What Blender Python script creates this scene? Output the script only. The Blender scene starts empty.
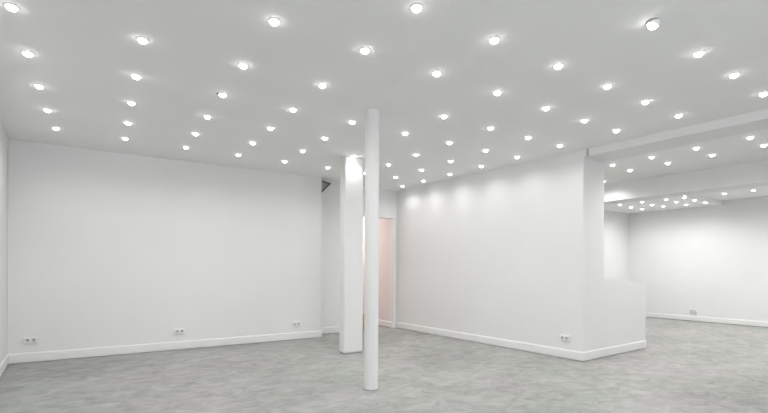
import bpy, bmesh, math, random
from mathutils import Vector, Matrix

sc = bpy.context.scene
C = sc.collection
PI = math.pi

# ------------------------------------------------------------------ camera
CAM_Z = 1.420
F_PX = 436.1
cd = bpy.data.cameras.new('camera')
cam = bpy.data.objects.new('camera', cd)
C.objects.link(cam)
cd.sensor_width = 36.0
cd.lens = F_PX / 768 * 36.0
cd.shift_y = 61.9 / 768
cd.clip_start = 0.02
cam.matrix_world = (Matrix.Translation((0, 0, CAM_Z)) @ Matrix.Rotation(-0.5732, 4, 'Z')
                    @ Matrix.Rotation(PI / 2, 4, 'X') @ Matrix.Rotation(0.0052, 4, 'Z'))
sc.camera = cam

# ------------------------------------------------------------------ world, added fill light, exposure
SPOT_W = 9.3
SPOT_BAY_W = 24
SPOT_FAR_W = 15
FILL_OUT_W = 72
LENS_E = 15
FILL_MAIN_W = 112
FILL_SIDE_W = 12
w = bpy.data.worlds.new('world')
sc.world = w
w.use_nodes = True
w.node_tree.nodes['Background'].inputs[0].default_value = (0.85, 0.93, 1.0, 1)
w.node_tree.nodes['Background'].inputs[1].default_value = 0.6


def fill_light(name, loc, sx, sz, watt, col=(0.95, 0.975, 1.0)):
    ld = bpy.data.lights.new(name, 'AREA')
    ld.shape = 'RECTANGLE'; ld.size = sx; ld.size_y = sz; ld.energy = watt; ld.color = col
    o = bpy.data.objects.new(name, ld)
    C.objects.link(o)
    o.location = loc
    o.rotation_euler = (PI / 2, 0, 0)      # -Z axis turned to +Y: into the room
    return o


fill_light('fill_main', (1.85, -3.12, 1.55), 4.3, 2.1, FILL_MAIN_W)  # unseen area light added behind the camera to fill the main room
fill_light('fill_side', (11.75, -3.12, 1.55), 3.6, 2.1, FILL_SIDE_W)  # second unseen area light, added to brighten the far room

vs = sc.view_settings
vs.view_transform = 'Standard'
vs.look = 'None'
vs.gamma = 1.0
vs.use_curve_mapping = False
vs.exposure = 0.06


# ------------------------------------------------------------------ materials
def new_mat(name):
    m = bpy.data.materials.new(name)
    m.use_nodes = True
    nt = m.node_tree
    return m, nt, nt.nodes['Principled BSDF']


def paint(name, col, rough=0.6, bump=0.02, scale=60.0, var=0.012):
    m, nt, b = new_mat(name)
    b.inputs['Roughness'].default_value = rough
    b.inputs['Specular IOR Level'].default_value = 0.3
    tc = nt.nodes.new('ShaderNodeTexCoord')
    n = nt.nodes.new('ShaderNodeTexNoise')
    n.inputs['Scale'].default_value = 1.3
    n.inputs['Detail'].default_value = 4
    nt.links.new(tc.outputs['Object'], n.inputs['Vector'])
    r = nt.nodes.new('ShaderNodeValToRGB')
    r.color_ramp.elements[0].position = 0.3
    r.color_ramp.elements[1].position = 0.7
    r.color_ramp.elements[0].color = tuple(c * (1 - var) for c in col) + (1,)
    r.color_ramp.elements[1].color = tuple(min(1, c * (1 + var)) for c in col) + (1,)
    nt.links.new(n.outputs['Fac'], r.inputs['Fac'])
    nt.links.new(r.outputs['Color'], b.inputs['Base Color'])
    n2 = nt.nodes.new('ShaderNodeTexNoise')
    n2.inputs['Scale'].default_value = scale
    nt.links.new(tc.outputs['Object'], n2.inputs['Vector'])
    bp = nt.nodes.new('ShaderNodeBump')
    bp.inputs['Strength'].default_value = bump
    bp.inputs['Distance'].default_value = 0.01
    nt.links.new(n2.outputs['Fac'], bp.inputs['Height'])
    nt.links.new(bp.outputs['Normal'], b.inputs['Normal'])
    return m


WALL = paint('white_wall_paint', (0.83, 0.83, 0.83))
CEIL = paint('white_ceiling_paint', (0.91, 0.913, 0.903), 0.8)
TRIM = paint('white_gloss_paint', (0.85, 0.85, 0.845), 0.4, 0.0)
COLM = paint('white_column_paint', (0.84, 0.84, 0.84), 0.5, 0.02)
PINK = paint('pale_pink_paint', (0.84, 0.765, 0.75), 0.7)
PLAST = paint('white_plastic', (0.86, 0.86, 0.85), 0.35, 0.0)
SOCK = paint('grey_socket_well', (0.42, 0.42, 0.41), 0.5, 0.0)
HOLE = paint('dark_socket_hole', (0.03, 0.03, 0.03), 0.5, 0.0)
GREYM = paint('grey_metal_sheet', (0.42, 0.42, 0.41), 0.5, 0.0)
DARKM = paint('dark_metal_edge', (0.10, 0.10, 0.10), 0.5, 0.0)


def concrete():
    m, nt, b = new_mat('polished_concrete')
    N, L = nt.nodes.new, nt.links.new
    tc = N('ShaderNodeTexCoord')
    mp = N('ShaderNodeMapping')
    mp.inputs['Rotation'].default_value = (0, 0, 0.57)
    mp.inputs['Scale'].default_value = (0.72, 1.0, 1.0)
    L(tc.outputs['Object'], mp.inputs['Vector'])
    big = N('ShaderNodeTexNoise'); big.inputs['Scale'].default_value = 0.9
    big.inputs['Detail'].default_value = 5; big.inputs['Roughness'].default_value = 0.6
    big.inputs['Distortion'].default_value = 0.5
    fine = N('ShaderNodeTexNoise'); fine.inputs['Scale'].default_value = 6.5
    fine.inputs['Detail'].default_value = 7; fine.inputs['Roughness'].default_value = 0.65
    fine.inputs['Distortion'].default_value = 0.8
    tint = N('ShaderNodeTexNoise'); tint.inputs['Scale'].default_value = 0.6
    for n in (big, fine, tint):
        L(mp.outputs['Vector'], n.inputs['Vector'])
    mix = N('ShaderNodeMix'); mix.data_type = 'FLOAT'
    mix.inputs[0].default_value = 0.6
    L(big.outputs['Fac'], mix.inputs[2]); L(fine.outputs['Fac'], mix.inputs[3])
    r = N('ShaderNodeValToRGB')
    r.color_ramp.elements[0].position = 0.36
    r.color_ramp.elements[1].position = 0.64
    r.color_ramp.elements[0].color = (0.265, 0.272, 0.258, 1)
    r.color_ramp.elements[1].color = (0.47, 0.47, 0.462, 1)
    L(mix.outputs[0], r.inputs['Fac'])
    r2 = N('ShaderNodeValToRGB')
    r2.color_ramp.elements[0].position = 0.4
    r2.color_ramp.elements[1].position = 0.62
    r2.color_ramp.elements[0].color = (0.97, 1.0, 0.975, 1)
    r2.color_ramp.elements[1].color = (1.0, 0.97, 0.985, 1)
    L(tint.outputs['Fac'], r2.inputs['Fac'])
    mc = N('ShaderNodeMix'); mc.data_type = 'RGBA'; mc.blend_type = 'MULTIPLY'
    mc.inputs[0].default_value = 1.0
    L(r.outputs['Color'], mc.inputs[6]); L(r2.outputs['Color'], mc.inputs[7])
    L(mc.outputs[2], b.inputs['Base Color'])
    b.inputs['Roughness'].default_value = 0.55
    b.inputs['Specular IOR Level'].default_value = 0.3
    bp = N('ShaderNodeBump'); bp.inputs['Strength'].default_value = 0.08
    bp.inputs['Distance'].default_value = 0.01
    L(fine.outputs['Fac'], bp.inputs['Height'])
    L(bp.outputs['Normal'], b.inputs['Normal'])
    return m


CONC = concrete()


def wood():
    m, nt, b = new_mat('orange_wood')
    N, L = nt.nodes.new, nt.links.new
    tc = N('ShaderNodeTexCoord')
    wv = N('ShaderNodeTexWave'); wv.inputs['Scale'].default_value = 6
    wv.inputs['Distortion'].default_value = 4
    L(tc.outputs['Object'], wv.inputs['Vector'])
    r = N('ShaderNodeValToRGB')
    r.color_ramp.elements[0].color = (0.66, 0.36, 0.16, 1)
    r.color_ramp.elements[1].color = (0.80, 0.48, 0.24, 1)
    L(wv.outputs['Fac'], r.inputs['Fac'])
    L(r.outputs['Color'], b.inputs['Base Color'])
    b.inputs['Roughness'].default_value = 0.5
    return m


WOOD = wood()


def emitter():
    m, nt, b = new_mat('lit_lamp_lens')
    b.inputs['Base Color'].default_value = (0.9, 0.9, 0.9, 1)
    b.inputs['Emission Color'].default_value = (1.0, 0.985, 0.96, 1)
    b.inputs['Emission Strength'].default_value = LENS_E
    return m


LENS = emitter()


# ------------------------------------------------------------------ mesh helpers
def prism(bm, poly, z0, z1):
    """vertical prism over an xy polygon (counter-clockwise); z1 may be one height per vertex"""
    n = len(poly)
    zt = z1 if isinstance(z1, (list, tuple)) else [z1] * n
    lo = [bm.verts.new((p[0], p[1], z0)) for p in poly]
    hi = [bm.verts.new((p[0], p[1], z)) for p, z in zip(poly, zt)]
    bm.faces.new(lo[::-1]); bm.faces.new(hi)
    for i in range(n):
        j = (i + 1) % n
        bm.faces.new((lo[i], lo[j], hi[j], hi[i]))


def box(bm, x0, x1, y0, y1, z0, z1):
    prism(bm, [(x0, y0), (x1, y0), (x1, y1), (x0, y1)], z0, z1)


def extrude_profile(bm, prof, a, b):
    """profile (offset to the left of a->b, height) swept from a to b on the floor plan"""
    a, b = Vector(a), Vector(b)
    d = (b - a).normalized()
    n = Vector((-d.y, d.x))
    rings = []
    for p in (a, b):
        rings.append([bm.verts.new((p.x + n.x * o, p.y + n.y * o, h)) for o, h in prof])
    k = len(prof)
    for i in range(k):
        j = (i + 1) % k
        bm.faces.new((rings[0][i], rings[1][i], rings[1][j], rings[0][j]))
    bm.faces.new(rings[0]); bm.faces.new(rings[1][::-1])


def lathe(bm, prof, seg=40):
    """prof: list of (r, z); r == 0 closes to a point"""
    rings = []
    for r, z in prof:
        if r < 1e-7:
            rings.append([bm.verts.new((0, 0, z))])
        else:
            rings.append([bm.verts.new((r * math.cos(2 * PI * k / seg), r * math.sin(2 * PI * k / seg), z))
                          for k in range(seg)])
    for A, B in zip(rings, rings[1:]):
        for k in range(seg):
            l = (k + 1) % seg
            if len(A) == 1 and len(B) == 1:
                continue
            if len(A) == 1:
                bm.faces.new((A[0], B[k], B[l]))
            elif len(B) == 1:
                bm.faces.new((A[k], A[l], B[0]))
            else:
                bm.faces.new((A[k], A[l], B[l], B[k]))


def obj(name, bm, mat, parent=None, bevel=0.0, smooth=False):
    bmesh.ops.recalc_face_normals(bm, faces=bm.faces)
    me = bpy.data.meshes.new(name)
    bm.to_mesh(me); bm.free()
    me.materials.append(mat)
    if smooth:
        for p in me.polygons:
            p.use_smooth = True
        me.set_sharp_from_angle(angle=math.radians(40))
    o = bpy.data.objects.new(name, me)
    C.objects.link(o)
    if parent:
        o.parent = parent
    if bevel:
        md = o.modifiers.new('bevel', 'BEVEL')
        md.width = bevel; md.segments = 3; md.limit_method = 'ANGLE'
    return o


def tag(o, label, cat, group=None):
    o['label'] = label; o['category'] = cat
    if group:
        o['group'] = group
    return o


def thing(name, label, cat, loc, rot=(0, 0, 0), group=None):
    o = bpy.data.objects.new(name, None)
    C.objects.link(o)
    o.empty_display_size = 0.1
    o.location = loc; o.rotation_euler = rot
    return tag(o, label, cat, group)


def struct(name, bm, mat, label, bevel=0.0):
    o = obj(name, bm, mat, None, bevel)
    o['kind'] = 'structure'
    o['label'] = label
    o['category'] = name.split('_')[0]
    return o


def B():
    return bmesh.new()


# ------------------------------------------------------------------ the setting
H = 3.267                     # ceiling height
YF = -3.0                     # front wall behind the camera
xr = lambda y: 6.500 - 0.0695 * y          # face of the right wall
xl = lambda y: -1.155 - 0.058 * (y - 8.23)  # face of the left side wall
xf = lambda y: 14.22 - 0.0805 * y          # face of the far wall
yb = lambda x: 8.25 - 0.0150 * x          # face of the back wall
YR = 8.60                     # recessed wall with the doorway
WEND = 3.76                  # right end of the back wall
PIER_Y, PIER_X1 = 3.985, 6.83
FAR_Y = 7.22
HF = 3.150                    # lowered ceiling of the far room
STEP_Y = 4.85

bm = B(); box(bm, -2.2, 15.2, YF - 0.3, 12.6, -0.12, 0)
struct('floor', bm, CONC, 'grey mottled polished concrete floor')
bm = B(); box(bm, -2.2, 15.2, YF - 0.3, 12.6, H, H + 0.15)
struct('ceiling', bm, CEIL, 'flat white ceiling dotted with small downlights')
bm = B()
prism(bm, [(9.66, STEP_Y), (xf(STEP_Y), STEP_Y), (xf(FAR_Y), FAR_Y), (9.66, FAR_Y)], HF, H)
struct('ceiling_far', bm, CEIL, 'lowered white ceiling of the far room')

bm = B(); prism(bm, [(xl(YF) - 0.2, YF), (xl(YF), YF), (xl(8.3), 8.3), (xl(8.3) - 0.2, 8.3)], 0, H)
struct('wall_left', bm, WALL, 'white side wall at the left edge')
bm = B(); prism(bm, [(xl(8.24), yb(xl(8.24))), (WEND, yb(WEND)), (WEND, YR), (xl(8.24), YR)], 0, H)
struct('wall_back', bm, WALL, 'long plain white back wall on the left')

# recessed wall with the doorway
DX0, DX1, DH = 4.86, 5.80, 2.61
bm = B()
box(bm, 3.5, DX0, YR, YR + 0.14, 0, H)
box(bm, DX1, 6.2, YR, YR + 0.14, 0, H)
box(bm, DX0, DX1, YR, YR + 0.14, DH, H)
struct('wall_recess', bm, WALL, 'white recessed wall with the doorway behind the columns')
# corridor beyond the doorway
bm = B()
box(bm, DX1, DX1 + 0.12, YR + 0.14, 12.4, 0, 2.9)
box(bm, 4.2, DX1 + 0.12, 12.4, 12.52, 0, 2.9)
box(bm, 4.08, 4.2, YR + 0.14, 12.52, 0, 2.9)
box(bm, 4.08, DX1 + 0.12, YR + 0.14, 12.52, 2.9, 2.98)
struct('wall_corridor', bm, PINK, 'pale pink wall seen through the open doorway')
bm = B()
AR = 0.065
box(bm, DX1, DX1 + AR, YR - 0.018, YR, 0, DH + AR)
box(bm, DX0 - AR, DX0, YR - 0.018, YR, 0, DH + AR)
box(bm, DX0, DX1, YR - 0.018, YR, DH, DH + AR)
struct('trim_1', bm, TRIM, 'white architrave around the doorway')

# right wall: one thick wall ending in a pier, then the beam and the low wall
bm = B()
prism(bm, [(xr(PIER_Y), PIER_Y), (PIER_X1, PIER_Y + 0.024), (PIER_X1, YR + 0.14), (xr(YR + 0.14), YR + 0.14)], 0, H)
struct('wall_right', bm, WALL, 'white wall running back on the right and ending in a pier')
HB = CAM_Z + 0.94 * 1.8476     # underside of the first beam
bm = B()
prism(bm, [(xr(YF), YF), (6.80, YF), (PIER_X1, PIER_Y + 0.024), (xr(PIER_Y), PIER_Y)], HB, H)
struct('trim_2', bm, WALL, 'shallow white ceiling beam in line with the right wall')
bm = B()
HX = 8.27
prism(bm, [(PIER_X1, PIER_Y + 0.024), (HX, 4.065), (HX, 4.265), (PIER_X1, 4.22)], 0, [1.268, 1.196, 1.196, 1.268])
struct('wall_low', bm, WALL, 'low white half wall beside the pier')
bm = B(); box(bm, xr(3.92) - 0.003, xr(3.92) + 0.01, 3.905, 3.935, HB, H)
struct('trim_4', bm, SOCK, 'short grey joint between the pier and the ceiling beam')
HB2 = CAM_Z + 0.80 * 1.8476
bm = B()
prism(bm, [(9.50, YF), (9.95, YF), (9.58, FAR_Y), (9.12, FAR_Y)], HB2, H)
struct('trim_3', bm, WALL, 'deep white ceiling beam in front of the far room')
bm = B(); prism(bm, [(xf(YF), YF), (xf(YF) + 0.2, YF), (xf(FAR_Y) + 0.2, FAR_Y + 0.2), (xf(FAR_Y), FAR_Y + 0.2)], 0, H)
struct('wall_far', bm, WALL, 'bright white far wall on the right')
bm = B(); box(bm, PIER_X1, 14.0, FAR_Y, FAR_Y + 0.2, 0, H)
struct('wall_farleft', bm, WALL, 'bright white end wall of the far room')

# front wall behind the camera, its two openings made for the added fill lights
bm = B()
X0, X1 = xl(YF) - 0.2, xf(YF) + 0.2
box(bm, X0, X1, YF - 0.25, YF, 0, 0.45)
box(bm, X0, X1, YF - 0.25, YF, 2.65, H)
for a, b in ((X0, -0.25), (4.1, 9.9), (13.6, X1)):
    box(bm, a, b, YF - 0.25, YF, 0.45, 2.65)
struct('wall_front', bm, WALL, 'front wall behind the viewer, opened for the added fill lights')

# baseboards: small chamfered boards that stop just short of the floor
BB = [(0, 0.017), (0.018, 0.017), (0.018, 0.128), (0.012, 0.142), (0, 0.146)]


def baseboard(name, segs, label):
    bm = B()
    for a, b in segs:
        extrude_profile(bm, BB, a, b)
    return struct(name, bm, TRIM, label)


baseboard('baseboard_left', [((xl(8.23), 8.23), (xl(YF), YF))], 'white baseboard of the left side wall')
baseboard('baseboard_back', [((WEND + 0.018, yb(WEND)), (xl(8.23), yb(xl(8.23)))),
                             ((WEND, YR), (WEND, yb(WEND) - 0.018))], 'white baseboard along the back wall')
baseboard('baseboard_recess', [((DX0 - AR, YR), (WEND, YR))], 'white baseboard of the recessed wall')
baseboard('baseboard_corridor', [((DX1, YR), (DX1, 12.4))], 'white baseboard inside the doorway')
e0 = (xr(PIER_Y), PIER_Y)
baseboard('baseboard_right', [((e0[0] + 0.001, e0[1] - 0.018), (xr(YR), YR)),
                              ], 'white baseboard along the right wall')
baseboard('baseboard_pier', [((HX, 4.065), (e0[0] - 0.018, e0[1] - 0.001))], 'white baseboard of the pier and low wall')
baseboard('baseboard_far', [((xf(YF), YF), (xf(FAR_Y), FAR_Y))], 'white baseboard along the far wall')


# ------------------------------------------------------------------ columns
# square-edged box column with softened corners
t = thing('box_column', 'wide white box column with softened edges, lit by a downlight at its top', 'column', (3.520, 6.465, 0))
bm = B(); box(bm, -0.180, 0.180, -0.095, 0.095, 0.012, H)
o = obj('shaft', bm, COLM, t, 0.03)
bm = B(); box(bm, -0.172, 0.172, -0.087, 0.087, 0, 0.014)
obj('grey_base', bm, SOCK, t, 0.02)

t = thing('round_column', 'slim round white column standing nearest to the viewer', 'column', (2.660, 4.390, 0))
bm = B(); lathe(bm, [(0, 0.012), (0.082, 0.012), (0.082, H), (0, H)], 48)
obj('shaft', bm, COLM, t, 0, True)
bm = B(); lathe(bm, [(0, 0), (0.086, 0), (0.086, 0.010), (0.080, 0.014), (0, 0.014)], 48)
obj('grey_base', bm, SOCK, t, 0, True)  # grey ring puts the shadow round the column foot into colour


# ------------------------------------------------------------------ downlights
def copy_light(src, watt_data):
    r = src.copy(); C.objects.link(r)
    for ch in list(src.children):
        c = ch.copy(); C.objects.link(c); c.parent = r
        if c.type == 'LIGHT' and watt_data:
            c.data = watt_data
    return r


def spot_data(name, watt, col=(1.0, 0.985, 0.96), size=2.85, blend=1.0):
    ld = bpy.data.lights.new(name, 'SPOT')
    ld.energy = watt; ld.color = col; ld.spot_size = size; ld.spot_blend = blend
    ld.shadow_soft_size = 0.035
    return ld


S_MAIN = spot_data('downlight_beam', SPOT_W)
S_BAY = spot_data('downlight_beam_bay', SPOT_BAY_W, (1.0, 0.965, 0.935), size=2.9, blend=0.9)
S_FILL = spot_data('fill_beam_out', FILL_OUT_W, size=2.95)
S_FAR = spot_data('downlight_beam_far', SPOT_FAR_W, size=2.95)


def make_downlight():
    t = thing('downlight', '', 'ceiling light', (0, 0, H))
    bm = B(); lathe(bm, [(0.034, 0.0), (0.034, -0.006), (0.038, -0.008), (0.043, -0.006), (0.045, 0.0)], 32)
    obj('trim_ring', bm, PLAST, t, 0, True)
    bm = B(); lathe(bm, [(0.0335, -0.001), (0.0335, -0.008), (0.029, -0.020), (0.019, -0.028), (0, -0.032)], 32)
    obj('lens', bm, LENS, t, 0, True)
    lo = bpy.data.objects.new('beam', S_MAIN)
    C.objects.link(lo); lo.parent = t; lo.location = (0, 0, -0.07)
    return t


PROTO = [make_downlight(), False]


def downlight(x, y, z, label, group, data=S_MAIN):
    if not PROTO[1]:
        o = PROTO[0]; PROTO[1] = True
    else:
        o = copy_light(PROTO[0], data)
    o.location = (x, y, z)
    o['label'] = label; o['group'] = group
    return o


ORD = ['first', 'second', 'third', 'fourth', 'fifth', 'sixth', 'seventh', 'eighth', 'ninth', 'tenth']
COLX = {'A': -0.55, 'B': 0.265, 'C': 1.07, 'D': 1.855, 'E': 2.64, 'F': 3.46, 'G': 4.255, 'H': 5.0, 'I': 5.72}
ROWY = {-1: 7.97, 0: 7.275, 1: 6.465, 2: 5.655, 3: 4.845, 4: 4.04, 5: 3.19, 6: 2.47, 7: 1.67}
ROWS = {'A': [0, 1, 2, 3, 4], 'B': [0, 1, 2, 3, 4], 'C': [0, 1, 2, 3, 4, 5], 'D': [0, 1, 2, 3, 4, 5, 6],
        'E': [0, 1, 2, 3, 5, 6], 'F': [0, 1, 3, 4, 5, 6, 7], 'G': [0, 1, 2, 3, 4, 5, 6, 7],
        'H': [0, 1, 2, 3, 4, 5, 6, 7], 'I': [-1, 0, 1, 2, 3, 4, 5, 6, 7]}
FIX = {'I-1': (5.63, 7.97), 'I0': (5.66, 7.25), 'I1': (5.68, 6.45), 'I2': (5.70, 5.63), 'F1': (3.46, 6.285),
       'H0': (4.96, 7.27), 'A0': (-0.53, 7.25), 'I6': (5.77, 2.47), 'I7': (5.79, 1.68)}
SPECIAL = {'F1': 'downlight shining down the face of the wide box column',
           'C3': 'ceiling downlight with a small dark notch at the left of its trim'}
for ci, c in enumerate('ABCDEFGHI'):
    for k, r in enumerate(ROWS[c]):
        key = c + str(r)
        x, y = FIX.get(key, (COLX[c], ROWY[r]))
        if key == 'F7':
            continue
        lab = SPECIAL.get(key, 'small round ceiling downlight, %s from the back in the %s lengthwise row from the left'
                          % (ORD[k], ORD[ci]))
        o = downlight(x, y, H, lab, 'recessed downlights of the main ceiling')
        if key == 'C3':
            bm = B(); prism(bm, [(-0.066, -0.012), (-0.043, -0.012), (-0.043, 0.014), (-0.062, 0.014)], -0.007, -0.0005)
            obj('spring_clip', bm, DARKM, o)['label'] = 'small dark clip beside the trim'

# the one lamp that hangs tilted out of its hole
t = thing('downlight', 'downlight hanging tilted out of its dark hole at the upper right', 'ceiling light',
          (3.43, 1.645, H), (0, 0, 0), 'recessed downlights of the main ceiling')
bm = B(); lathe(bm, [(0, -0.001), (0.043, -0.001), (0.043, -0.003), (0, -0.003)], 32)
h = obj('hole', bm, HOLE, t); h['label'] = 'dark ceiling hole'
bm = B(); lathe(bm, [(0.034, 0.0), (0.034, -0.006), (0.038, -0.008), (0.043, -0.006), (0.045, 0.0), (0.038, 0.03), (0, 0.03)], 32)
hd = obj('trim_ring', bm, PLAST, t, 0, True)
bm = B(); lathe(bm, [(0.0335, -0.001), (0.0335, -0.008), (0.029, -0.020), (0.019, -0.028), (0, -0.032)], 32)
ln = obj('lens', bm, LENS, hd, 0, True)
# tilt towards the left of the picture
hd.location = (0.0, 0.0, -0.024)
hd.rotation_euler = Vector((-0.32, 0.30, -1.0)).to_track_quat('-Z', 'Y').to_euler()
lo = bpy.data.objects.new('beam', spot_data('tilted_beam', SPOT_W * 0.3, size=2.9, blend=0.9))
C.objects.link(lo); lo.parent = hd; lo.location = (0, 0, -0.05)

# side bay beyond the low wall
NEAR = [(7.54, 4.275), (7.53, 3.62), (7.54, 2.985), (7.545, 2.335)]
NEXT = [(8.195, 4.32), (8.19, 3.67), (8.19, 3.02), (8.17, 2.365)]
for k, (x, y) in enumerate(NEAR):
    downlight(x, y, H, 'side bay downlight, %s from the left in the row nearer the main room' % ORD[k],
              'downlights of the side bay', S_BAY)
for k, (x, y) in enumerate(NEXT):
    downlight(x, y, H, 'side bay downlight, %s from the left in the row nearer the deep beam' % ORD[k],
              'downlights of the side bay', S_BAY)
downlight(8.80, 5.19, H, 'lone side bay downlight right against the edge of the tall pier',
          'downlights of the side bay', S_BAY)

FARL = {'nearest': [(11.19, 6.14), (11.2, 5.60), (11.27, 5.09), (11.32, 4.72)],
        'middle': [(11.89, 6.23), (11.91, 5.71), (11.88, 5.13), (11.92, 4.75)],
        'rearmost': [(12.48, 6.24), (12.40, 5.66), (12.58, 5.20), (12.56, 4.77)]}
for rn, pts in FARL.items():
    for k, (x, y) in enumerate(pts):
        downlight(x * 1.028, y * 1.028, HF, 'tiny far room downlight on the lowered ceiling, %s from left in the %s row' % (ORD[k], rn),
                  'downlights of the far room', S_FAR)
downlight(12.55, 4.37, H, 'far room downlight beside the bright ceiling step', 'downlights of the far room', S_FAR)
downlight(12.58, 3.83, H, 'far room downlight nearest the right edge of the view', 'downlights of the far room', S_FAR)

# unseen lamps added past the right edge to brighten the far room
for x in (11.1, 12.45):
    for y in (2.7, 1.4, 0.1):
        downlight(x, y, H, 'added far room fill lamp beyond the right edge of the view',
                  'added far room fill lamps outside the view', S_FILL)

# corridor lamp that brightens the pink wall behind the doorway (its own light only)
ld = bpy.data.lights.new('corridor_lamp', 'POINT')
ld.energy = 50; ld.color = (1.0, 0.95, 0.93); ld.shadow_soft_size = 0.1
lo = bpy.data.objects.new('corridor_lamp', ld); C.objects.link(lo); lo.location = (5.0, 10.7, 2.75)


# ------------------------------------------------------------------ wall sockets
def make_socket():
    """double socket in the local xz plane, facing -y"""
    t = thing('wall_socket', '', 'wall socket', (0, 0, 0))
    bm = B(); box(bm, -0.077, 0.077, -0.026, 0.0, -0.041, 0.041)
    obj('plate', bm, PLAST, t, 0.004)
    for sx in (-0.0365, 0.0365):
        bm = B(); lathe(bm, [(0.021, -0.0255), (0.024, -0.0255), (0.024, -0.031), (0.021, -0.031), (0.021, -0.0255)], 28)
        bmesh.ops.rotate(bm, verts=bm.verts, cent=(0, 0, 0), matrix=Matrix.Rotation(-PI / 2, 3, 'X'))
        for v in bm.verts:
            v.co.y = -abs(v.co.y)
        bmesh.ops.translate(bm, verts=bm.verts, vec=(sx, 0, 0))
        ring = obj('socket', bm, PLAST, t, 0, True)
        bm = B(); lathe(bm, [(0, 0), (0.0208, 0), (0.0208, 0.0015), (0, 0.0015)], 28)
        bmesh.ops.rotate(bm, verts=bm.verts, cent=(0, 0, 0), matrix=Matrix.Rotation(PI / 2, 3, 'X'))
        bmesh.ops.translate(bm, verts=bm.verts, vec=(sx, -0.0258, 0))
        wl = obj('well', bm, SOCK, ring, 0); wl['label'] = 'grey socket well'
        bm = B()
        for hx in (-0.0095, 0.0095):
            box(bm, sx + hx - 0.003, sx + hx + 0.003, -0.0285, -0.027, -0.003, 0.003)
        ho = obj('pin_hole', bm, HOLE, ring, 0); ho['label'] = 'dark pin holes'
    return t


def copy_tree(o, parent=None):
    c = o.copy(); C.objects.link(c)
    if parent:
        c.parent = parent
    for ch in list(o.children):
        copy_tree(ch, c)
    return c


sock = make_socket()
ang = math.atan(0.0805)
spots = [(-0.886, yb(-0.886), 0.335, -0.015, 'white double wall socket near the left end of the back wall'),
         (1.12, yb(1.12), 0.322, -0.015, 'white double wall socket in the middle of the back wall'),
         (3.234, yb(3.234), 0.315, -0.015, 'white double wall socket at the right end of the back wall'),
         (xr(4.27), 4.27, 0.33, -PI / 2 + math.atan(0.0695), 'white double wall socket on the right wall beside the pier corner'),
         (xf(5.5), 5.5, 0.29, -PI / 2 + ang, 'faint white wall socket on the bright far wall')]
for i, (x, y, z, rz, lab) in enumerate(spots):
    o = sock if i == 0 else copy_tree(sock)
    o.location = (x, y, z); o.rotation_euler = (0, 0, rz)
    o['label'] = lab; o['group'] = 'double wall sockets'

# ------------------------------------------------------------------ small things
t = thing('triangular_bracket', 'small grey triangular bracket under the ceiling at the end of the back wall', 'bracket',
          (WEND, 8.28, 0))
zt = H - 0.035


def tri(bm, pts, y0, y1):
    a = [bm.verts.new((x, y0, z)) for x, z in pts]
    b = [bm.verts.new((x, y1, z)) for x, z in pts]
    bm.faces.new(a); bm.faces.new(b[::-1])
    n = len(pts)
    for i in range(n):
        j = (i + 1) % n
        bm.faces.new((a[i], b[i], b[j], a[j]))


bm = B(); tri(bm, [(0.001, zt - 0.005), (0.215, zt - 0.05), (0.012, zt - 0.26)], 0, 0.02)
obj('plate', bm, GREYM, t)
bm = B()
tri(bm, [(0.001, zt), (0.235, zt - 0.045), (0.235, zt - 0.062), (0.001, zt - 0.014)], -0.035, 0.03)
tri(bm, [(0.235, zt - 0.05), (0.013, zt - 0.275), (0.003, zt - 0.262), (0.205, zt - 0.055)], -0.035, 0.03)
obj('rim', bm, DARKM, t)['label'] = 'dark rim'

t = thing('wooden_box', 'low orange wooden box in the doorway, seen between the two columns', 'box', (4.98, 8.98, 0))
bm = B()
box(bm, -0.20, 0.20, -0.17, 0.17, 0, 0.33)
obj('body', bm, WOOD, t, 0.004)
bm = B(); box(bm, -0.21, 0.21, -0.18, 0.18, 0.33, 0.35)
obj('lid', bm, WOOD, t, 0.004)
